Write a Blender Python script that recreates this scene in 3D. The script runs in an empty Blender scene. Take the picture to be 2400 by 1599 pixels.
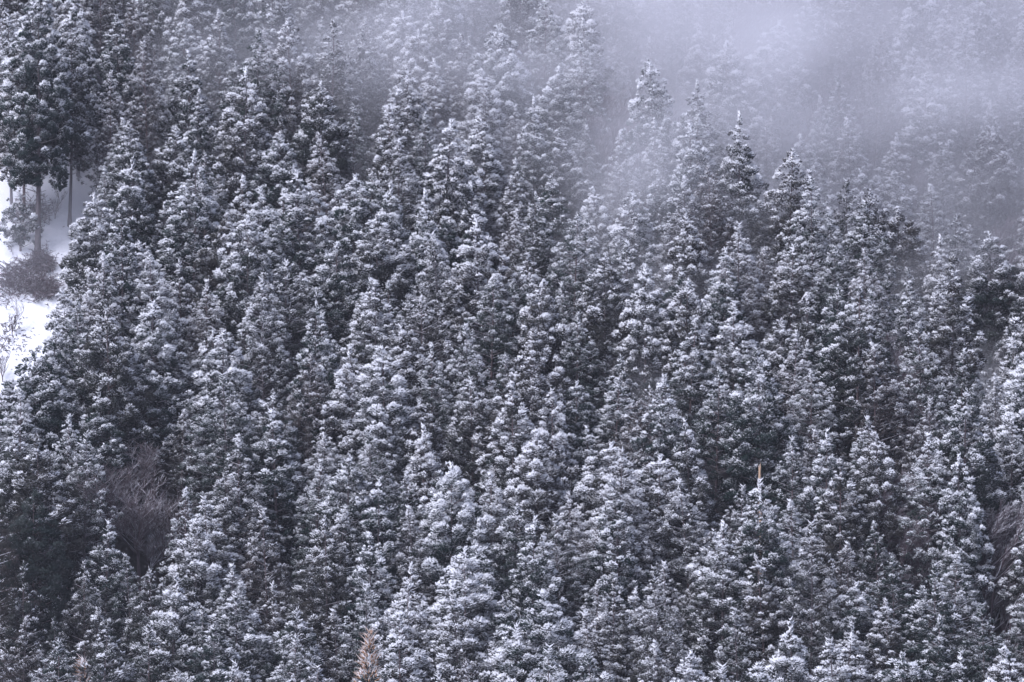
import bpy, math, random
import numpy as np
from mathutils import Vector, Matrix

R_ = math.radians
random.seed(11)
rs = np.random.RandomState(11)
scene = bpy.context.scene
C = bpy.context.collection

# ------------------------------------------------------------------ camera, sky, sun, exposure
cam = bpy.data.objects.new('camera', bpy.data.cameras.new('camera'))
C.objects.link(cam)
cam.location = (0, 0, 0)
cam.rotation_euler = (R_(90 + 0.35), 0, 0)
cam.data.sensor_width = 36
cam.data.lens = 124
cam.data.clip_start = 1
cam.data.clip_end = 3000
scene.camera = cam

SUN_EL, SUN_AZ = R_(52), R_(-48)        # light comes from above, over the viewer's left shoulder
world = bpy.data.worlds.new("World")
scene.world = world
world.use_nodes = True
wn, wl = world.node_tree.nodes, world.node_tree.links
sky = wn.new('ShaderNodeTexSky')
sky.sky_type = 'NISHITA'
sky.sun_disc = False
sky.sun_elevation = SUN_EL
sky.sun_rotation = R_(180) + SUN_AZ * -1
sky.dust_density = 4.0
hs = wn.new('ShaderNodeHueSaturation')
hs.inputs['Saturation'].default_value = 0.45
tint = wn.new('ShaderNodeMix'); tint.data_type = 'RGBA'; tint.blend_type = 'MULTIPLY'
tint.inputs['Factor'].default_value = 1
tint.inputs['B'].default_value = (0.80, 0.87, 1.10, 1)
bg = wn['Background']
bg.inputs['Strength'].default_value = 0.14
wl.new(sky.outputs['Color'], hs.inputs['Color'])
wl.new(hs.outputs['Color'], tint.inputs['A'])
wl.new(tint.outputs['Result'], bg.inputs['Color'])

sun = bpy.data.objects.new('sun', bpy.data.lights.new('sun', 'SUN'))
C.objects.link(sun)
sun.data.energy = 1.25
sun.data.angle = R_(22)
sun.data.color = (0.95, 0.94, 1.0)
sd = Vector((math.sin(SUN_AZ) * math.cos(SUN_EL), -math.cos(SUN_AZ) * math.cos(SUN_EL), math.sin(SUN_EL)))
sun.rotation_euler = sd.to_track_quat('Z', 'Y').to_euler()

scene.view_settings.view_transform = 'Standard'
scene.view_settings.look = 'None'
scene.view_settings.gamma = 1
scene.view_settings.use_curve_mapping = False
scene.view_settings.exposure = 0.58
scene.cycles.volume_bounces = 4
scene.cycles.max_bounces = 6
scene.cycles.diffuse_bounces = 2
scene.cycles.pixel_filter_type = 'BLACKMAN_HARRIS'
scene.cycles.filter_width = 1.5
scene.cycles.use_denoising = True

# ------------------------------------------------------------------ helpers
def sstep(a, b, x):
    t = np.clip((x - a) / (b - a), 0, 1)
    return t * t * (3 - 2 * t)

_ph = rs.rand(24, 3) * 6.28
def wob(x, y, f, k):
    """smooth unevenness built from a few sine waves"""
    v = 0
    for i in range(4):
        a = _ph[(k * 4 + i) % 24]
        v = v + np.sin(f * (x * math.cos(a[0]) + y * math.sin(a[0])) * (0.7 + 0.3 * i) + a[1])
    return v / 4

def ground(x, y):
    z = 0.80 * (y - 345)
    d = x - 8 - 0.95 * (17 - z)
    d = d + 2 * wob(x, y, 0.05, 3)
    z = z - 12 * sstep(0, 20, d) + 9 * sstep(34, 60, d)
    z = z + 3.0 * wob(x, y, 0.06, 0) + 0.8 * wob(x, y, 0.22, 1)
    z = z + 3 * sstep(-30, -50, x)
    z = np.where(z > 105, 105 + 12 * np.tanh((z - 105) / 40), z)
    low = -92 + 1.5 * wob(x, y, 0.02, 2)
    return low + np.logaddexp(0, (z - low) / 4) * 4

FX = 124 / 36 * 2400
PITCH = R_(0.35)
def ray(px, py):
    v = Vector(((px - 1200) / FX, 1, -(py - 799.5) / FX))
    c, s = math.cos(PITCH), math.sin(PITCH)
    return Vector((v.x, v.y * c - v.z * s, v.y * s + v.z * c))

def on_slope(px, py, h=0.0):
    """where the line of sight through this spot of the view meets the hillside (raised by h)"""
    r = ray(px, py)
    t = np.arange(150, 520, 0.5)
    g = ground(r.x * t, r.y * t) + h - r.z * t
    hit = np.nonzero(g > 0)[0]
    k = hit[0] if len(hit) else len(t) - 1
    y = t[k]
    x, y = r.x * y, r.y * y
    return float(x), float(y), float(ground(x, y))

def to_view(x, y, z):
    c, s = math.cos(PITCH), math.sin(PITCH)
    yy = y * c + z * s; zz = -y * s + z * c
    return 1200 + FX * x / yy, 799.5 - FX * zz / yy

def mesh_from(name, V, F, mats=(), mi=None, attr=None):
    """V (n,3), F (m,3) numpy"""
    me = bpy.data.meshes.new(name)
    n, m = len(V), len(F)
    me.vertices.add(n); me.vertices.foreach_set('co', np.asarray(V, np.float32).ravel())
    k = F.shape[1]
    me.loops.add(m * k); me.loops.foreach_set('vertex_index', np.asarray(F, np.int32).ravel())
    me.polygons.add(m)
    me.polygons.foreach_set('loop_start', np.arange(0, m * k, k, dtype=np.int32))
    me.polygons.foreach_set('loop_total', np.full(m, k, np.int32))
    for mt in mats: me.materials.append(mt)
    if mi is not None: me.polygons.foreach_set('material_index', np.asarray(mi, np.int32))
    if attr is not None:
        a = me.attributes.new('load', 'FLOAT', 'FACE'); a.data.foreach_set('value', np.asarray(attr, np.float32))
    me.update(calc_edges=True)
    return me

def link(name, me, parent=None, **props):
    o = bpy.data.objects.new(name, me); C.objects.link(o)
    if parent is not None: o.parent = parent
    for k, v in props.items(): o[k] = v
    return o

def unit(a):
    return a / np.maximum(np.linalg.norm(a, axis=-1, keepdims=True), 1e-9)

def tubes(P0, P1, r0, r1, sides=3):
    """tapered prisms for many segments at once"""
    P0, P1 = np.asarray(P0, float), np.asarray(P1, float)
    r0, r1 = np.asarray(r0, float), np.asarray(r1, float)
    d = unit(P1 - P0)
    ref = np.where(np.abs(d[:, 2:3]) > 0.9, [[1.0, 0, 0]], [[0, 0, 1.0]])
    u = unit(np.cross(d, ref)); w = np.cross(d, u)
    n = len(P0); V = np.zeros((n, 2 * sides, 3))
    for k in range(sides):
        a = 2 * math.pi * k / sides
        o = u * math.cos(a) + w * math.sin(a)
        V[:, k] = P0 + o * r0[:, None]; V[:, sides + k] = P1 + o * r1[:, None]
    F = []
    for k in range(sides):
        k2 = (k + 1) % sides
        F += [(k, sides + k, k2), (k2, sides + k, sides + k2)]
    F = np.array(F)[None] + (np.arange(n) * 2 * sides)[:, None, None]
    return V.reshape(-1, 3), F.reshape(-1, 3)

# ------------------------------------------------------------------ materials
def snowy(name, dark, warm, snow=(0.80, 0.80, 0.84), lo=0.05, hi=0.75, cover=0.85, varied=0.5, grain=2.2, rough=0.8):
    """the thing's own colour with snow lying on whatever faces up"""
    m = bpy.data.materials.new(name); m.use_nodes = True
    n, l = m.node_tree.nodes, m.node_tree.links
    b = n['Principled BSDF']; b.inputs['Roughness'].default_value = rough
    b.inputs['Specular IOR Level'].default_value = 0.15
    oi = n.new('ShaderNodeObjectInfo')
    col = n.new('ShaderNodeMix'); col.data_type = 'RGBA'
    col.inputs['A'].default_value = (*dark, 1); col.inputs['B'].default_value = (*warm, 1)
    # own tone of each tree plus blotches of browner sprays
    tc = n.new('ShaderNodeTexCoord')
    nz = n.new('ShaderNodeTexNoise'); nz.inputs['Scale'].default_value = 0.45; nz.inputs['Detail'].default_value = 2
    l.new(tc.outputs['Object'], nz.inputs['Vector'])
    ad = n.new('ShaderNodeMath'); ad.operation = 'ADD'
    l.new(oi.outputs['Random'], ad.inputs[0]); l.new(nz.outputs['Fac'], ad.inputs[1])
    mr = n.new('ShaderNodeMapRange'); mr.inputs['From Min'].default_value = 0.75; mr.inputs['From Max'].default_value = 1.5
    l.new(ad.outputs[0], mr.inputs['Value']); l.new(mr.outputs['Result'], col.inputs['Factor'])
    g = n.new('ShaderNodeNewGeometry'); sx = n.new('ShaderNodeSeparateXYZ')
    l.new(g.outputs['Normal'], sx.inputs[0])
    n2 = n.new('ShaderNodeTexNoise'); n2.inputs['Scale'].default_value = grain; n2.inputs['Detail'].default_value = 3
    l.new(tc.outputs['Object'], n2.inputs['Vector'])
    sc = n.new('ShaderNodeMath'); sc.operation = 'MULTIPLY_ADD'; sc.inputs[1].default_value = 1.3; sc.inputs[2].default_value = -0.65
    l.new(n2.outputs['Fac'], sc.inputs[0])
    a2 = n.new('ShaderNodeMath'); a2.operation = 'ADD'
    l.new(sx.outputs['Z'], a2.inputs[0]); l.new(sc.outputs[0], a2.inputs[1])
    at = n.new('ShaderNodeAttribute'); at.attribute_name = 'load'
    a3 = n.new('ShaderNodeMath'); a3.operation = 'ADD'
    l.new(a2.outputs[0], a3.inputs[0]); l.new(at.outputs['Fac'], a3.inputs[1])
    # some trees carry more snow than others
    wn2 = n.new('ShaderNodeMath'); wn2.operation = 'MULTIPLY'; wn2.inputs[1].default_value = 7.31
    fr = n.new('ShaderNodeMath'); fr.operation = 'FRACT'
    l.new(oi.outputs['Random'], wn2.inputs[0]); l.new(wn2.outputs[0], fr.inputs[0])
    sh = n.new('ShaderNodeMath'); sh.operation = 'MULTIPLY_ADD'
    sh.inputs[1].default_value = varied; sh.inputs[2].default_value = -varied * 0.5
    l.new(fr.outputs[0], sh.inputs[0])
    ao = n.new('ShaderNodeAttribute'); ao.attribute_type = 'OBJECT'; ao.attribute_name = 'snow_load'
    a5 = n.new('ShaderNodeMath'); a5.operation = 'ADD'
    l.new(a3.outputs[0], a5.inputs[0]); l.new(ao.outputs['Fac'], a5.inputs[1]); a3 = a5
    a4 = n.new('ShaderNodeMath'); a4.operation = 'ADD'
    l.new(a3.outputs[0], a4.inputs[0]); l.new(sh.outputs[0], a4.inputs[1])
    ss = n.new('ShaderNodeMapRange'); ss.interpolation_type = 'SMOOTHSTEP'
    ss.inputs['From Min'].default_value = lo; ss.inputs['From Max'].default_value = hi
    ss.inputs['To Max'].default_value = cover
    l.new(a4.outputs[0], ss.inputs['Value'])
    mx = n.new('ShaderNodeMix'); mx.data_type = 'RGBA'; mx.inputs['B'].default_value = (*snow, 1)
    l.new(col.outputs['Result'], mx.inputs['A']); l.new(ss.outputs['Result'], mx.inputs['Factor'])
    l.new(mx.outputs['Result'], b.inputs['Base Color'])
    return m

M_leaf = snowy('cedar_foliage', (0.012, 0.024, 0.022), (0.032, 0.029, 0.026), lo=0.12, hi=0.82, cover=0.88)
M_round = snowy('fine_foliage', (0.015, 0.027, 0.023), (0.045, 0.035, 0.033), lo=0.10, hi=0.92, cover=0.82, grain=3.5)
M_bark = snowy('cedar_bark', (0.10, 0.085, 0.09), (0.15, 0.11, 0.11), lo=0.35, hi=0.9, cover=0.8)
M_twig = snowy('bare_twigs', (0.10, 0.075, 0.085), (0.15, 0.11, 0.12), lo=0.1, hi=1.0, cover=0.7, varied=0.3)
M_twig_dark = snowy('dark_bare_twigs', (0.10, 0.075, 0.08), (0.13, 0.095, 0.10), lo=0.2, hi=1.0, cover=0.65, varied=0.2)
M_shrub = snowy('dry_shrub', (0.075, 0.050, 0.060), (0.11, 0.075, 0.08), lo=0.45, hi=1.1, cover=0.6, varied=0.2)
M_brown = snowy('withered_foliage', (0.27, 0.13, 0.055), (0.32, 0.17, 0.08), lo=0.2, hi=1.0, cover=0.7)
M_wood = snowy('peeled_wood', (0.46, 0.31, 0.20), (0.46, 0.33, 0.24), lo=0.7, hi=1.0, cover=0.8)

def ground_mat():
    m = bpy.data.materials.new('hillside_snow'); m.use_nodes = True
    n, l = m.node_tree.nodes, m.node_tree.links
    b = n['Principled BSDF']; b.inputs['Roughness'].default_value = 0.9
    b.inputs['Specular IOR Level'].default_value = 0.1
    at = n.new('ShaderNodeAttribute'); at.attribute_name = 'open'
    tc = n.new('ShaderNodeTexCoord')
    nz = n.new('ShaderNodeTexNoise'); nz.inputs['Scale'].default_value = 0.5; nz.inputs['Detail'].default_value = 6
    l.new(tc.outputs['Object'], nz.inputs['Vector'])
    ad = n.new('ShaderNodeMath'); ad.operation = 'ADD'
    l.new(nz.outputs['Fac'], ad.inputs[0]); l.new(at.outputs['Fac'], ad.inputs[1])
    mr = n.new('ShaderNodeMapRange'); mr.interpolation_type = 'SMOOTHSTEP'
    mr.inputs['From Min'].default_value = 0.66; mr.inputs['From Max'].default_value = 0.95
    l.new(ad.outputs[0], mr.inputs['Value'])
    mx = n.new('ShaderNodeMix'); mx.data_type = 'RGBA'
    mx.inputs['A'].default_value = (0.045, 0.038, 0.035, 1); mx.inputs['B'].default_value = (0.82, 0.82, 0.86, 1)
    l.new(mr.outputs['Result'], mx.inputs['Factor']); l.new(mx.outputs['Result'], b.inputs['Base Color'])
    n2 = n.new('ShaderNodeTexNoise'); n2.inputs['Scale'].default_value = 1.3; n2.inputs['Detail'].default_value = 5
    l.new(tc.outputs['Object'], n2.inputs['Vector'])
    bp = n.new('ShaderNodeBump'); bp.inputs['Strength'].default_value = 0.5; bp.inputs['Distance'].default_value = 0.4
    l.new(n2.outputs['Fac'], bp.inputs['Height']); l.new(bp.outputs['Normal'], b.inputs['Normal'])
    return m

# ------------------------------------------------------------------ the hillside
def clearing_edge(py):
    """right edge of the open snow at the left of the view, in photograph pixels"""
    return float(np.interp(py, [120, 200, 330, 420, 600, 660, 720, 850, 930, 960], [-80, 185, 180, 165, 130, 105, 80, 72, 40, -80]))

def build_ground():
    xs = np.concatenate([np.arange(-900, -100, 25), np.arange(-100, 100, 1.5), np.arange(100, 901, 25)])
    ys = np.concatenate([np.arange(-300, 230, 20), np.arange(230, 480, 1.5), np.arange(480, 1101, 25)])
    X, Y = np.meshgrid(xs, ys)
    Z = ground(X, Y)
    V = np.stack([X, Y, Z], -1).reshape(-1, 3)
    nx, ny = len(xs), len(ys)
    i = (np.arange(ny - 1)[:, None] * nx + np.arange(nx - 1)[None]).ravel()
    F = np.stack([i, i + 1, i + nx + 1, i + nx], -1)
    me = mesh_from('hillside', V, F, [ground_mat()])
    me.polygons.foreach_set('use_smooth', np.ones(len(F), bool))
    px, py = to_view(V[:, 0], np.maximum(V[:, 1], 1), V[:, 2])
    edge = np.interp(py, [120, 200, 330, 420, 600, 660, 720, 850, 1400, 1600], [-80, 185, 180, 165, 130, 105, 80, 72, 60, -80])
    op = 0.7 * sstep(60, 0, px - edge - 60) * (V[:, 1] > 200)
    # open snow in the gullies and a strip between trees
    far = sstep(250, 200, V[:, 1]) + sstep(470, 500, V[:, 1])
    op = np.clip(op + 0.5 * far, 0, 0.7)
    for gx, gy, r, q in [(378, 1275, 22, .6), (1040, 950, 14, .6), (1830, 120, 130, .55), (1900, 210, 60, .55), (1420, 260, 90, .4), (2140, 330, 40, .4), (2330, 760, 150, .35), (2180, 700, 160, .4), (2150, 560, 90, .4), (2340, 1290, 80, .25)]:
        op = np.maximum(op, q * sstep(1.6, 0.7, np.hypot(px - gx, (py - gy) * .7) / r))
    a = me.attributes.new('open', 'FLOAT', 'POINT'); a.data.foreach_set('value', op.astype(np.float32))
    link('hillside', me, kind='structure')
build_ground()

# ------------------------------------------------------------------ tree meshes
def tufts(P, D, L, W, rng, load):
    """slender three-sided needle tufts: P base, D direction"""
    n = len(P)
    ref = unit(rng.randn(n, 3))
    u = unit(np.cross(D, ref)); w = np.cross(D, u)
    V = np.zeros((n, 4, 3))
    for k in range(3):
        a = 2.0944 * k
        V[:, k] = P + (u * math.cos(a) + w * math.sin(a)) * W[:, None] + D * (L * 0.15)[:, None]
    V[:, 3] = P + D * L[:, None]
    F = np.array([(0, 1, 3), (1, 2, 3), (2, 0, 3)])[None] + (np.arange(n) * 4)[:, None, None]
    return V.reshape(-1, 3), F.reshape(-1, 3), np.repeat(load, 3)

def crown_profile(s, blunt):
    """radius (0..1) at a share s of the crown's length below the tip"""
    up = np.clip(s / 0.58, 0, 1) ** (blunt * 0.95)
    return up * (1 - 0.35 * np.clip((s - 0.7) / 0.3, 0, 1) ** 1.5)

def cedar_crown(seed, L, R, blunt, nclump, ntuft, size=1.0, fine=1.0):
    """crown hanging down from z=0 (tip) to z=-L"""
    rng = np.random.RandomState(seed)
    s = rng.rand(nclump * 3)
    keep = rng.rand(len(s)) < 0.10 + crown_profile(s, blunt)
    s = np.sort(s[keep][:nclump]); n = len(s)
    az = np.arange(n) * 2.39996 + rng.randn(n) * 0.5
    lob = 1 + 0.15 * np.sin(2 * az + seed) + 0.13 * np.sin(3 * az + 1.7 * seed + s * 9) + 0.15 * np.sin(4 * az - s * 16 + seed) + 0.07 * rng.randn(n)
    inner = rng.rand(n) < 0.22
    rr = R * crown_profile(s, blunt) * lob * np.where(inner, 0.45 + 0.25 * rng.rand(n), 0.80 + 0.30 * rng.rand(n))
    cz = -s * L + rng.randn(n) * 0.25 - 0.35
    ctr = np.stack([np.cos(az) * rr, np.sin(az) * rr, cz], -1)
    a = (0.17 + 0.31 * rng.rand(n) ** 1.3) * size * (0.55 + 0.55 * np.clip(s / 0.3, 0, 1))
    out = np.stack([np.cos(az), np.sin(az), 0.25 + 0.5 * (1 - s)], -1); out = unit(out)
    side = unit(np.cross(out, [0, 0, 1.0])); top = np.cross(side, out)
    nt = np.maximum((ntuft * (a / 0.32) ** 1.6).astype(int), 10)
    idx = np.repeat(np.arange(n), nt); m = len(idx)
    q = unit(rng.randn(m, 3))
    q[:, 2] = np.abs(q[:, 2]) * np.where(rng.rand(m) < 0.66, 1, -1)
    q[:, 0] = np.where(rng.rand(m) < 0.75, np.abs(q[:, 0]), q[:, 0])
    rad = 0.55 + 0.5 * rng.rand(m) ** 0.6
    A = a[idx][:, None]
    off = (out[idx] * q[:, :1] * 1.1 + side[idx] * q[:, 1:2] * 1.0 * (1 - 0.35 * np.clip(q[:, 2:3], 0, 1)) + top[idx] * q[:, 2:3] * np.where(q[:, 2:3] > 0, 1.15, 0.7)) * A * rad[:, None]
    P = ctr[idx] + off
    D = unit(unit(off) * 0.9 + out[idx] * 0.6 + np.array([0, 0, 0.30]) + rng.randn(m, 3) * 0.3)
    Ln = fine * (0.13 + 0.17 * rng.rand(m)) * (0.7 + 0.6 * A[:, 0])
    W = Ln * (0.26 + 0.14 * rng.rand(m))
    # snow load: tops of the sprays carry it, inner and under ones do not
    load = (q[:, 2] > 0) * 0.30 * rng.rand(m) - 0.16 + np.where(inner[idx], -0.4, 0) + (0.16 - 0.50 * np.clip(s[idx] / 0.8, 0, 1))  + (rng.randn(n) * 0.26)[idx]
    V1, F1, l1 = tufts(P, D, Ln, W, rng, load)
    # leader shoots at the very tip
    k = 26
    zz = -rng.rand(k) * 1.1
    Pt = np.stack([rng.randn(k) * 0.05, rng.randn(k) * 0.05, zz - 0.1], -1)
    Dt = unit(np.stack([rng.randn(k) * 0.45, rng.randn(k) * 0.45, 0.9 + 0 * zz], -1))
    V2, F2, l2 = tufts(Pt, Dt, 0.30 + 0.3 * rng.rand(k), 0.07 + 0.04 * rng.rand(k), rng, 0.1 * rng.rand(k))
    # limbs out to the sprays
    return np.concatenate([V1, V2]), np.concatenate([F1, F2 + len(V1)]), np.concatenate([l1, l2]), ctr

def trunk_geo(seed, H, r0, ctr, zt, step=7):
    """tapered bole from the ground to near the tip with limbs running out to the sprays (zt = height of the tip)"""
    rng = np.random.RandomState(seed)
    zs = np.linspace(-1.2, zt - 0.6, 9)
    bend = rng.randn(2) * 0.12
    cx = bend[0] * np.sin(zs / H * 3); cy = bend[1] * np.sin(zs / H * 3)
    rr = r0 * (1 - 0.93 * np.clip(zs / zt, 0, 1) ** 0.9) * (1 + 0.5 * np.exp(-np.clip(zs, 0, 99) * 1.6))
    P = np.stack([cx, cy, zs], -1)
    V, F = tubes(P[:-1], P[1:], rr[:-1], rr[1:], 8)
    sel = ctr[::step]
    e = sel + [0, 0, zt]; b = e.copy(); b[:, :2] = 0; b[:, 2] -= 0.2 + 0.25 * np.linalg.norm(sel[:, :2], axis=1)
    V2, F2 = tubes(b, e, np.full(len(b), 0.055), np.full(len(b), 0.02), 3)
    return np.concatenate([V, V2]), np.concatenate([F, F2 + len(V)])

def bare_segments(seed, H, spread, up=0.35, nsub=7, depth=4, lean=(0, 0), stems=1):
    rng = random.Random(seed); segs = []
    def grow(p, d, ln, r, lev):
        n = 3 if lev < depth else 2
        for k in range(n):
            q = p + d * (ln / n)
            segs.append((p, q, r * (1 - 0.28 * k / n), r * (1 - 0.28 * (k + 1) / n)))
            p = q
            d = (d + Vector((rng.gauss(0, .13) + lean[0] * .05, rng.gauss(0, .13), rng.gauss(0.05, .10)))).normalized()
            if lev < depth:
                for _ in range(nsub if lev else 3):
                    if rng.random() < 0.62:
                        a = rng.random() * 6.283
                        s = Vector((math.cos(a) * spread + lean[0], math.sin(a) * spread + lean[1], up + rng.gauss(0, .25)))
                        nd = (d * 0.55 + s).normalized()
                        grow(q, nd, ln * rng.uniform(.42, .68), r * .52, lev + 1)
    for i in range(stems):
        d0 = Vector((rng.gauss(0, .12 * stems), rng.gauss(0, .12 * stems), 1)).normalized()
        grow(Vector((rng.gauss(0, .25) * (stems > 1), rng.gauss(0, .25) * (stems > 1), -0.6)), d0, H * .62, H * 0.012 + 0.03, 0)
    return segs

def seg_mesh(name, segs, mat, rmin=0.016):
    P0 = [tuple(s[0]) for s in segs]; P1 = [tuple(s[1]) for s in segs]
    r0 = np.maximum([s[2] for s in segs], rmin); r1 = np.maximum([s[3] for s in segs], rmin * .7)
    V, F = tubes(P0, P1, r0, r1, 3)
    return mesh_from(name, V, F, [mat])

# cedar kinds: (height of tip, crown length, radius, bluntness, sprays, tufts per spray, size)
KINDS = [
    (20, 14.0, 2.4, .78, 330, 55, 1.0), (21, 15.0, 2.2, .85, 320, 55, 0.9), (19, 13.5, 2.7, .66, 350, 55, 1.1),
    (22, 16.0, 2.5, .80, 360, 52, 1.0), (18, 13.0, 2.0, .90, 280, 55, 0.85), (20, 14.0, 2.9, .62, 360, 55, 1.15),
    (21, 15.0, 2.5, .72, 360, 52, 0.95), (19, 13.0, 2.2, .95, 290, 55, 1.0), (20, 14.5, 2.6, .70, 350, 55, 1.05),
    (22, 15.0, 2.1, .82, 320, 55, 0.9), (17, 12.0, 1.8, .98, 250, 55, 0.8), (20, 14.0, 2.8, .74, 350, 55, 1.2),
]
TRIS = 0
def tree_kind(seed, H, L, R, bl, nc, nt, sz, leaf, r0=0.19, fine=1.0, extra=0.0):
    global TRIS
    V, F, ld, ctr = cedar_crown(seed, L, R, bl, nc, nt, sz, fine)
    cm = mesh_from('crown', V + [0, 0, H], F, [leaf], attr=ld + extra)
    tv, tf = trunk_geo(seed, H, r0, ctr, H)
    TRIS += len(F) + len(tf)
    return (H, R, L, cm, mesh_from('trunk', tv, tf, [M_bark]))
cedar = [tree_kind(100 + i, *k, M_leaf) for i, k in enumerate(KINDS)]
# cypresses: finer sprays, smoother pointed outline
cypress = [tree_kind(200 + i, *k, M_round, 0.17, 0.75) for i, k in enumerate([
    (19, 14, 2.3, .80, 480, 50, 0.72), (20, 15, 2.5, .72, 520, 50, 0.75), (18, 13, 2.1, .85, 440, 50, 0.7), (21, 15, 2.4, .75, 500, 50, 0.72), (17, 12.5, 1.9, .9, 400, 50, 0.66)])]
# rounder evergreens
roundt = [tree_kind(300 + i, *k, M_round, 0.2, 0.85, -0.1) for i, k in enumerate([(17, 10, 3.6, .42, 520, 50, 0.85), (16, 11, 3.1, .42, 480, 50, 0.8)])]
print('triangles of the tree kinds', TRIS)
KS = {'cedar': cedar, 'cypress': cypress, 'round': roundt}

# ------------------------------------------------------------------ where the trees stand
K = 2400 / 2353
TIPS = """
532,150 262,240 395,300 480,385 590,75 735,190 815,240 905,250 1000,140 1105,160 925,330 1045,375 855,400 1195,370 1095,505
985,440 690,395 600,440 650,545 520,500 385,470 270,480 228,450 228,590 330,560 430,610 540,600 610,640 775,560 905,655 1210,590
1000,600 1335,500 1385,430 1460,440 1530,400 1590,500 1700,540 1750,570 1390,590 1480,610 1330,720 1560,650 1640,560 1870,410
1950,500 2080,480 1990,580 1960,670 1850,690 2100,750 2240,700 2330,770 2200,900 2000,960 1780,740 1850,790 1700,700 1640,850
1530,920 1600,970 1425,820 1500,800 1350,980 1235,990 1165,815 1090,870 1270,900 1040,1065 980,980 870,1000 880,810 810,800
700,820 590,760 480,760 340,700 260,720 168,665 108,748 92,805 98,868 125,700 240,860 330,830 430,880 540,900 640,950 560,1010 720,1065
660,1035 500,1080 420,950 310,960 190,1000 100,1010 30,1000 200,1120 230,1200 870,1100 790,1050 950,1090 1110,1060 1170,1160
1100,1200 1070,1270 1210,1180 1420,1110 1500,1050 1590,1110 1690,1170 1810,1010 1930,1065 2100,1085 2220,1050
2280,980 2030,1200 1860,1200 1770,1290 1640,1230 1530,1290 1450,1350 1400,1340 1280,1360 1170,1290 1060,1380 930,1300 960,1250
850,1230 740,1200 620,1180 560,1365 450,1205 300,1275 385,1330 200,1300 120,1420 60,1300 20,1150 665,1460 770,1450 500,1440
330,1440 240,1430 1000,1470 1180,1440 1280,1480 1340,1520 1440,1450 1560,1430 1600,1500 1700,1400 1790,1450 1880,1390 1930,1480
18,880 48,900 70,935 8,1000 78,1030 40,1085 90,1135 150,1215 2040,1380 2130,1420 2200,1280 2300,1330 2060,1290 2210,1500 2320,1490
1600,200 1680,100 1600,60 1800,175 1880,205 1960,275 2060,240 2100,120 2220,60 2300,150 2010,60 2180,190 2280,290 2330,400
2170,330 2140,430 2230,450 1530,290 1600,290 1700,260 1770,270 1640,380 1750,380 1850,310 1900,350 1980,390 1290,300 1220,230
1150,60 1250,60 1340,50 1450,80 1050,60 960,70 262,130 345,100 268,40 420,50 610,130 690,50 760,110 640,310 720,260 840,90
300,370 450,210 60,1420 1000,800 1200,700 1120,640 740,700 480,650
"""
ROUND = {(680, 600), (980, 690), (1510, 890), (1180, 660)}
tips = [tuple(float(v) * K for v in t.split(',')) for t in TIPS.split()]
named = len(tips)

CLEAR = [(2265, 2420, 600, 750), (2280, 2420, 1215, 1420), (2070, 2160, 850, 1000), (1410, 1500, 225, 300), (1745, 1920, 60, 230), (2100, 2160, 330, 440), (780, 960, 1470, 1600), (120, 270, 1530, 1600)]
def opened(px, py): return any(a < px < b and c < py < d for a, b, c, d in CLEAR)
placed = []                                  # x, y, z, H, scale, px, py, kind, which
def add_tree(px, py, kind='cedar', sc=None, strict=3.0, which=None):
    i = rs.randint(len(KS[kind])) if which is None else which
    s = sc if sc else rs.uniform(0.72, 1.04)
    H = KS[kind][i][0] * s
    x, y, z = on_slope(px, py, H)
    for q in placed:
        if math.hypot(q[0] - x, q[1] - y) < (strict if q[7] != 'gap' else q[4]): return False
    placed.append((x, y, z, H, s, px, py, kind, i))
    return True
def gap(px, py, h, r):
    x, y, z = on_slope(px, py, h); placed.append((x, y, z, h, r, px, py, 'gap', 0))

# bare trees (tip in the view, height, kind of mesh) and the room they need
BARE = [(345, 1065, 14.5, 0, 4.6)]
for a, b in [(1400, 215), (1455, 235), (1500, 260), (1430, 180), (1480, 310), (1425, 290), (1530, 215)]: BARE.append((a, b, 11.5, 1, 2.4))
for a, b in [(1700, 20), (1760, 60), (1830, 110), (1900, 165), (1940, 215), (1790, 120), (1860, 50), (1800, 10), (1880, 240), (1740, 130), (1960, 270), (1690, 90)]: BARE.append((a, b, 11, 2, 2.2))
for a, b in [(2125, 310), (2135, 370)]: BARE.append((a, b, 11, 1, 2.0))
for a, b in [(2300, 520), (2350, 560), (2385, 620), (2330, 640), (2390, 700), (2370, 500), (2310, 590)]: BARE.append((a, b, 11, 2, 2.3))
for a, b in [(2110, 800), (2080, 870), (2120, 900)]: BARE.append((a, b, 11.5, 1, 2.2))
for a, b in [(2320, 1230), (2365, 1290), (2395, 1350), (2300, 1200), (2260, 1180), (2385, 1240), (2350, 1180)]: BARE.append((a, b, 11.5, 2, 2.3))
for a, b in [(2150, 1120), (2110, 1160), (1260, 120), (1060, 130)]: BARE.append((a, b, 12, 1, 1.8))
for a, b, h, v, r in BARE: gap(a, b, h, r)
gap(1781, 1090, 19, 2.4)
gap(866, 1478, 19, 2.2); gap(196, 1545, 18, 2.0)
add_tree(1772, 1133, 'cedar', sc=0.97, strict=0, which=3)
add_tree(1805, 1158, 'cedar', sc=0.98, strict=0, which=6)
for (a, b) in sorted(ROUND): add_tree(a * K, b * K, 'round', sc=1.0)
for (a, b) in tips:
    if abs(a - 1781) < 60 and 1010 < b < 1138 or opened(a, b): continue
    add_tree(a, b, 'cypress' if rs.rand() < 0.3 else 'cedar', strict=2.3)
def blocked(px, py):
    if opened(px, py): return True
    if -60 < px < clearing_edge(py + 60) + 70 or px < clearing_edge(py + 200) + 55 and py < 900 and py > 60: return True
    if abs(px - 1781) < 65 and 985 < py < 1140: return True
    if 255 < px < 430 and 980 < py < 1250: return True
    return False
fill = 0
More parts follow.
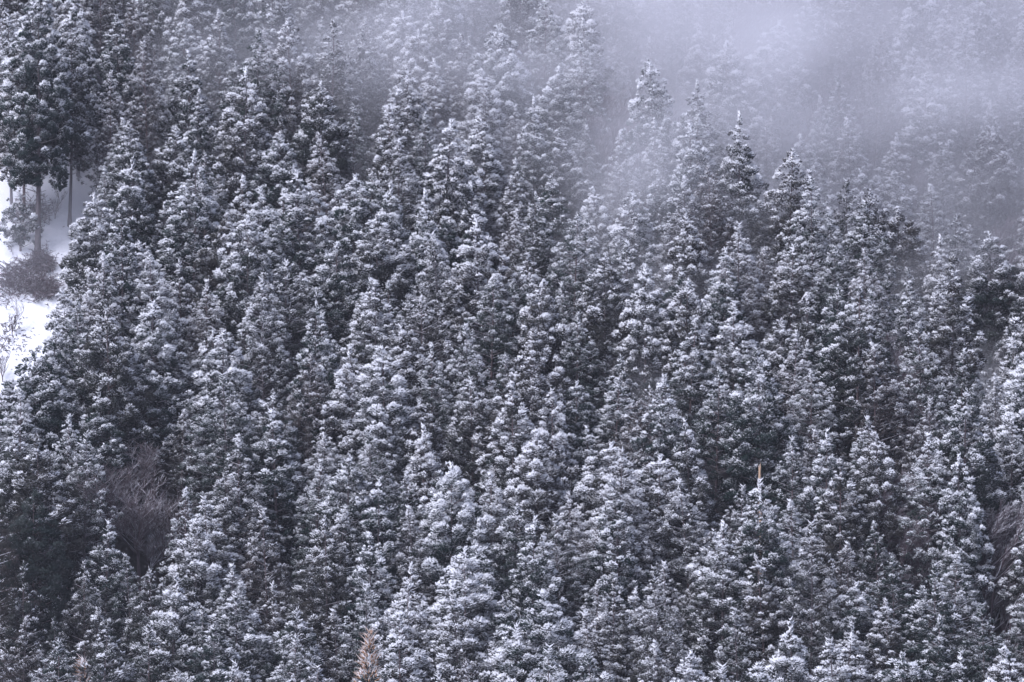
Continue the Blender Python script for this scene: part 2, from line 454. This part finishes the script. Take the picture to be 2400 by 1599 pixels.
for want in (4.4, 3.9, 3.4, 3.0):
    for _ in range(2500):
        nk = {k: sum(q[7] == k for q in placed) for k in ('cedar', 'cypress')}
        kind = 'cypress' if rs.rand() < 0.45 else 'cedar'
        if nk[kind] >= {'cedar': 294, 'cypress': 290}[kind]: continue
        px, py = rs.uniform(-60, 2460), rs.uniform(-330, 1570)
        if blocked(px, py): continue
        if add_tree(px, py, kind, strict=want): fill += 1
print('trees', len(placed), 'filled', fill, nk)

SNOW_TONE = [(0, 1230, 165, -.52), (10, 1470, 220, -.52), (210, 1420, 160, -.25), (340, 1480, 170, -.18), (690, 730, 90, -.25), (1000, 800, 90, -.25), (1280, 650, 90, -.18), (1960, 820, 90, -.22), (2130, 1360, 130, -.25), (2200, 980, 110, -.18),
        (1640, 640, 70, -.15), (720, 1380, 100, -.15), (2250, 1500, 140, -.2), (1240, 1500, 110, -.1), (700, 600, 150, .10), (1560, 540, 110, .12), (880, 830, 110, .08), (1100, 1250, 130, .06), (1200, 330, 200, .12), (480, 850, 150, .06)]  # zones of darker and lighter crowns, toned through their snow cover
def snow_tone_at(px, py):
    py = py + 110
    return float(sum(v * math.exp(-((px - a) ** 2 + (py - b) ** 2) / (r * r)) for a, b, r, v in SNOW_TONE)) - 0.03

LAND = [((1781, 1110), 'beside the peeled orange trunk'), ((335, 1200), 'beside the bare twiggy tree'), ((866, 1500), 'by the brown topped cedar'),
        ((60, 620), 'by the snowy clearing'), ((60, 800), 'by the snowy clearing'), ((170, 300), 'by the snowy clearing'),
        ((1850, 150), 'by the misty gully'), ((2340, 620), 'by the pale thicket'), ((2350, 1290), 'by the lower thicket'), ((1440, 240), 'by the bare misty trees')]
used = set()
ONES = 'zero one two three four five six seven eight nine ten eleven twelve thirteen fourteen fifteen sixteen seventeen eighteen nineteen'.split()
TENS = ' - twenty thirty forty fifty sixty seventy eighty ninety'.split(' ')[1:]
def say(v):
    v = min(max(int(round(v)), 0), 99)
    if v < 20: return ONES[max(v, 0)]
    if v == 100: return 'one hundred'
    return TENS[v // 10 - 1] + (' ' + ONES[v % 10] if v % 10 else '')
def describe(q, what='cedar'):
    x, y, z, H, s, px, py, kd, i = q
    Rm = KS[kd][i][1] * s
    look = 'broad' if Rm > 2.75 else ('slender' if Rm < 2.1 else ('tall' if H > 21.2 else ('short' if H < 17.5 else 'conical')))
    if kd == 'round': look = 'round topped'
    veil = 'misty' if (py < 330 and px > 900) or (px > 1500 and py < 420) else 'snowy'
    lm = ''
    best = 170
    for (a, b), t in LAND:
        d = math.hypot(px - a, (py - b) * .8)
        if d < best: best, lm = d, ' ' + t
    if py < 0:
        base = f'{look} {veil} {what}{lm}, tip cut off above, {say(px / 24)} percent across'
    elif px < 0 or px > 2400:
        base = f'{look} {veil} {what} cut by the {"left" if px < 0 else "right"} edge, {say(py / 16)} percent down'
    else:
        base = f'{look} {veil} {what}{lm}, tip {say(px / 24)} percent across, {say(py / 16)} down'
    if len(base.split()) > 15: base = base.replace(lm, '')
    lab = base
    for alt in ('dense', 'loose', 'shaggy', 'rugged'):
        if lab not in used: break
        lab = alt + ' ' + base
    used.add(lab)
    return lab

WHAT = {'cedar': ('cedar_tree', 'cedar', 'snow dusted cedars covering the hillside'), 'cypress': ('cypress_tree', 'fine leaved cypress', 'snow dusted cypresses among the cedars'),
        'round': ('evergreen_tree', 'evergreen tree', 'round crowned evergreens among the cedars')}
for q in sorted(placed, key=lambda q: (q[6], q[5])):
    x, y, z, H, s, px, py, kd, i = q
    if kd == 'gap': continue
    Hm, Rm, L, cm, tm = KS[kd][i]
    nm, wd, gr = WHAT[kd]
    root = bpy.data.objects.new(nm, None); C.objects.link(root)
    root.location = (x, y, z)
    root.rotation_euler = (rs.randn() * 0.03, rs.randn() * 0.03 + 0.01, rs.rand() * 6.283)
    w = s * rs.uniform(0.90, 1.16) * float(np.interp(py, [0, 500, 1500], [1.04, 1.12, 1.26]))
    root.scale = (w, w, s)
    root['label'] = describe(q, wd); root['category'] = 'tree'; root['group'] = gr
    link('crown', cm, root, snow_load=snow_tone_at(px, py)); link('trunk', tm, root)

def single(name, label, cat, loc, rz=0, sc=1, group=None):
    r = bpy.data.objects.new(name, None); C.objects.link(r)
    r.location = loc; r.rotation_euler = (0, 0, rz); r.scale = (sc, sc, sc)
    r['label'] = label; r['category'] = cat
    if group: r['group'] = group
    return r

# ---- the lone cedar standing in front of the clearing, its bole bare below
bx, by, bz = on_slope(88, 604)
V, F, ld, ctr = cedar_crown(501, 18.5, 3.0, .5, 330, 90, 1.2)
r = single('cedar_tree', 'tall lone cedar at the snowy clearing with its bare trunk showing below', 'tree', (bx, by, bz), 1.0)
link('crown', mesh_from('crown', V + [0, 0, 26], F, [M_leaf], attr=ld - 0.1), r)
tv, tf = trunk_geo(501, 26, 0.30, ctr, 26, 5)
link('trunk', mesh_from('trunk', tv, tf, [M_bark]), r)
# ---- cedar above it whose thin dark trunk stands out against the snow
bx, by, bz = on_slope(182, 266)
V, F, ld, ctr = cedar_crown(502, 16, 3.0, .6, 300, 90, 1.1)
r = single('cedar_tree', 'cedar with thin dark trunk standing out against the upper clearing snow', 'tree', (bx, by, bz), 2.0)
r.rotation_euler = (0, R_(-5), 0)
link('crown', mesh_from('crown', V + [0, 0, 18.6], F, [M_leaf], attr=ld), r)
tv, tf = trunk_geo(502, 18.6, 0.15, ctr, 18.6)
link('trunk', mesh_from('trunk', tv, tf, [M_shrub]), r)
# ---- small cedar under the lone one
bx, by, bz = on_slope(48, 592)
V, F, ld, ctr = cedar_crown(503, 4.6, 1.9, .5, 70, 80, 0.9)
r = single('cedar_tree', 'small low cedar under the lone tall cedar in the clearing', 'tree', (bx, by, bz))
link('crown', mesh_from('crown', V + [0, 0, 5.6], F, [M_leaf], attr=ld), r)
tv, tf = trunk_geo(503, 5.6, 0.09, ctr, 5.6)
link('trunk', mesh_from('trunk', tv, tf, [M_bark]), r)

# ---- cedars with withered brown tops near the lower edge
for px, py, lab, sd, H in [(866, 1478, 'cedar with withered orange brown top at the lower edge', 601, 19), (196, 1545, 'brown tipped cedar just poking into the bottom left corner', 602, 18)]:
    x, y, z = on_slope(px, py, H)
    V, F, ld, ctr = cedar_crown(sd, 12, 2.3, .9, 170, 85, 0.9)
    rng = np.random.RandomState(sd); n = 260
    s = rng.rand(n) ** 0.8; az = rng.rand(n) * 6.283
    base = np.stack([np.cos(az) * s * .9, np.sin(az) * s * .9, -s * 4.6 - .3], -1) + rng.randn(n, 3) * .12
    D = unit(np.stack([np.cos(az) * .9, np.sin(az) * .9, np.full(n, 0.9)], -1) + rng.randn(n, 3) * .35)
    V2, F2, l2 = tufts(base, D, 0.3 + 0.7 * rng.rand(n), 0.045 + .04 * rng.rand(n), rng, rng.rand(n) * .1)
    r = single('cedar_tree', lab, 'tree', (x, y, z), 0.4)
    link('crown', mesh_from('crown', V + [0, 0, H - 2.2], F, [M_leaf], attr=ld), r)
    link('withered_top', mesh_from('withered_top', V2 + [0, 0, H], F2, [M_brown], attr=l2), r)
    tv, tf = trunk_geo(sd, H, 0.17, ctr, H)
    link('trunk', mesh_from('trunk', tv, tf, [M_bark]), r)

# ---- snapped, peeled trunk
x, y, z = on_slope(1781, 1090, 19)
zs = np.array([-1, 4, 9, 14, 17, 18.6]); rr = np.array([.18, .16, .14, .125, .11, .10])
P = np.stack([0.05 * np.sin(zs), 0 * zs, zs], -1)
V, F = tubes(P[:-1], P[1:], rr[:-1], rr[1:], 9)
j = P[-1]; sp0 = np.array([[j[0] + .06 * math.cos(a), .06 * math.sin(a), 18.5] for a in (0, 1.6, 3.1, 4.5)])
sp1 = sp0 + [[.0, 0, .55], [.02, 0, .25], [0, 0, .4], [0, .01, .2]]
V2, F2 = tubes(sp0, sp1, [.06] * 4, [.012] * 4, 4)
tr = link('broken_trunk', mesh_from('broken_trunk', np.concatenate([V, V2]), np.concatenate([F, F2 + len(V)]), [M_wood]))
tr.location = (x, y, z)
tr['label'] = 'snapped orange trunk with its bark peeled off standing among cedars'; tr['category'] = 'dead tree'

# ---- bare broadleaf trees
bareM = []; BH = []
for i, (H, sp, up, ln) in enumerate([(12, .75, .42, (0, 0)), (10, .7, .6, (.4, 0)), (9, .8, .5, (.6, 0)), (6, .6, .7, (.1, 0))]):
    sg = bare_segments(40 + i, H, sp, up, nsub=5 if i < 3 else 3, depth=4 if i < 3 else 3, lean=ln)
    tr_ = [s_ for s_ in sg if s_[2] > H * 0.0075]; tw = [s_ for s_ in sg if s_[2] <= H * 0.0075]
    MT = M_twig_dark if i == 0 else M_twig
    bareM.append((seg_mesh('trunk', tr_, MT), seg_mesh('branches', tw, MT, 0.018)))
    BH.append(float(np.percentile([s_[1].z for s_ in sg], 99)))
    print('bare', i, len(sg), BH[-1])
def bare(px, py, v, sc, label, rz=0.0, lift=0):
    r = single('bare_tree', label, 'tree', on_slope(px, py, lift), rz, sc, 'bare broadleaf trees among the cedars')
    link('trunk', bareM[v][0], r); link('branches', bareM[v][1], r)
    return r
bare(12, 300, 3, 1.7, 'tall bare multi branched tree at the top of the snowy clearing', 0)
bare(128, 515, 3, .55, 'small bare sapling beside the lone tall cedar', 1.0)
bare(30, 790, 3, .60, 'leafless sapling standing in the lower clearing snow', 2.0)
bare(8, 900, 3, .65, 'leafless sapling below the snow terrace line', 4.0)
for a, b, h, v, rr_ in BARE:
    if v == 0: bare(a, b, 0, h / BH[0], 'bare tree with spreading brown twigs in a gap of dark cedars', 0.3, h)
    else: bare(a, b, v, h / BH[v], f'slender bare tree with wind swept pale twigs, {say(a / 24)} percent across, {say(b / 16)} down', rs.uniform(-.4, .4), h)

# ---- shrubs in the clearing
def shrub(seed, w, h, n):
    rng = random.Random(seed); segs = []
    for _ in range(n):
        p = Vector((rng.gauss(0, w * .33), rng.gauss(0, w * .33), 0)); p.z = 0.8 * p.y - .1; a = rng.random() * 6.283
        d = Vector((math.cos(a) * .7, math.sin(a) * .7, rng.uniform(.3, 1))).normalized()
        ln = rng.uniform(.4, 1) * h * max(.25, 1 - (p.x / w) ** 2)
        q = p
        for k in range(3):
            t = q + d * ln / 2.4; segs.append((q, t, .022, .016)); q = t
            d = (d + Vector((rng.gauss(0, .35), rng.gauss(0, .35), -.22))).normalized()
            for _ in range(2):
                e = (d + Vector((rng.gauss(0, .7), rng.gauss(0, .7), rng.gauss(0, .4)))).normalized()
                segs.append((q, q + e * ln * .35, .016, .01))
    return segs
for px, py, w, h, n, lab, sd in [(92, 628, 2.2, 1.2, 320, 'dark bramble mound around the foot of the lone tall cedar', 1), (35, 668, 3.6, 1.3, 420, 'wide brown bramble thicket with light snow in the clearing', 2),
                                 (100, 690, 2.2, 1.5, 300, 'brown bramble clump at the lower edge of the thicket', 4), (20, 800, 3.6, .45, 260, 'low line of dry stalks along the snow terrace', 3), (70, 515, 2.8, 1.6, 300, 'tangled bush behind the lone cedar trunk', 5)]:
    o = link('bramble_bush', seg_mesh('bramble_bush', shrub(sd, w, h, n), M_shrub, .03))
    o.location = on_slope(px, py); o['label'] = lab; o['category'] = 'bush'
# ---- a fallen log on the snow
V, F = tubes([(-.5, 0, .12), (0, 0.05, .14), (.02, 0, .14)], [(0, .05, .14), (.55, 0, .08), (.25, -.1, .5)], [.11, .12, .05], [.12, .08, .02], 7)
o = link('fallen_log', mesh_from('fallen_log', V, F, [M_shrub])); o.location = on_slope(163, 312); o.rotation_euler = (0, R_(30), 0)
o['label'] = 'short dark fallen log lying on the upper clearing snow'; o['category'] = 'log'

# ------------------------------------------------------------------ air and mist
def vol_mat(name, dens, col, aniso=0.2):
    m = bpy.data.materials.new(name); m.use_nodes = True
    n, l = m.node_tree.nodes, m.node_tree.links
    n.remove(n['Principled BSDF'])
    v = n.new('ShaderNodeVolumePrincipled')
    v.inputs['Color'].default_value = (*col, 1); v.inputs['Density'].default_value = dens
    v.inputs['Anisotropy'].default_value = aniso
    l.new(v.outputs[0], n['Material Output'].inputs['Volume'])
    return m
def box(name, a, b, mat):
    V = np.array([(x, y, z) for x in (a[0], b[0]) for y in (a[1], b[1]) for z in (a[2], b[2])], float)
    F = np.array([(0, 1, 3, 2), (4, 6, 7, 5), (0, 4, 5, 1), (2, 3, 7, 6), (0, 2, 6, 4), (1, 5, 7, 3)])
    return link(name, mesh_from(name, V, F, [mat]), kind='stuff')
box('haze', (-901, -301, -98), (901, 1101, 150), vol_mat('haze_air', 0.00009, (.93, .92, 1)))

def mist_bank():
    """a closed bank of mist lying against the slope: thick at the upper right, feathering out towards the left and below"""
    xs = np.arange(-66, 86, 1.5); zs = np.arange(-40, 92, 1.5)
    X, Z = np.meshgrid(xs, zs)
    Yc = 345 + (Z - 16) / 0.8 + 12 * sstep(5, 30, X + 0.95 * Z - 20)
    # how thick the mist stands in front of the canopy (optical depth at places across the slope)
    pts = np.array([(25, 31, 1.9), (18, 36, 2.2), (30, 24, 1.3), (20, 27, 1.3), (36, 31, 1.7), (46, 31, 1.7), (46, 45, 2.2), (13, 19, .85), (20, 20, 1.0), (24, 15, .7), (20, 10, .3), (46, 4, -.1), (4, 31, 1.15), (10, 25, 0.9), (-8, 31, 1.0), (-8, 24, .35), (-25, 33, .55), (-25, 24, 0), (-45, 33, .2),
                    (-45, 24, -.05), (30, 18, .7), (42, 18, .75), (42, 11, .35), (30, 10, .15), (8, 20, .45), (13, 13, .25), (2, 15, 0), (-10, 16, -.1), (22, 4, -.05), (40, 2, .1), (0, 5, -.35),
                    (-30, 10, -.3), (30, -6, -.3), (0, -12, -.5), (-40, -10, -.5), (40, -15, -.5), (0, 60, 2), (30, 60, 3), (-40, 60, 1), (60, 20, 1), (0, -40, -.6)])
    d2 = (X[..., None] - pts[:, 0]) ** 2 + ((Z[..., None] - pts[:, 1]) * 1.2) ** 2 + 9
    w = d2 ** -2.0
    tau = (w * pts[:, 2]).sum(-1) / w.sum(-1)
    tau = np.where(tau > 0, tau * 0.55, tau)
    tau = tau + sstep(0, .5, tau) * (0.20 * wob(X + Z * .7, Z * 1.6 - X * .5, 0.16, 4) + 0.20 * wob(X * .6 + Z * .6, Z * 1.8 - X * .7, 0.33, 5))
    edge = sstep(-66, -58, X) * sstep(86, 78, X)
    Yf = Yc - tau / 0.028 * edge + 5
    nx, nz = len(xs), len(zs)
    Vf = np.stack([X, Yf, Z], -1).reshape(-1, 3); Vb = np.stack([X, Yf * 0 + 470 , Z], -1).reshape(-1, 3)
    N = nx * nz
    i = (np.arange(nz - 1)[:, None] * nx + np.arange(nx - 1)[None]).ravel()
    F = [np.stack([i, i + 1, i + nx + 1, i + nx], -1), np.stack([i, i + nx, i + nx + 1, i + 1], -1) + N]
    bnd = list(range(nx)) + [r * nx + nx - 1 for r in range(1, nz)] + [N - 1 - k for k in range(1, nx)] + [r * nx for r in range(nz - 2, 0, -1)]
    bnd = np.array(bnd); b2 = np.roll(bnd, -1)
    F.append(np.stack([bnd, bnd + N, b2 + N, b2], -1))
    link('mist', mesh_from('mist', np.concatenate([Vf, Vb]), np.concatenate(F), [vol_mat('mist_air', 0.028, (.97, .96, 1), 0.0)]), kind='stuff')
mist_bank()
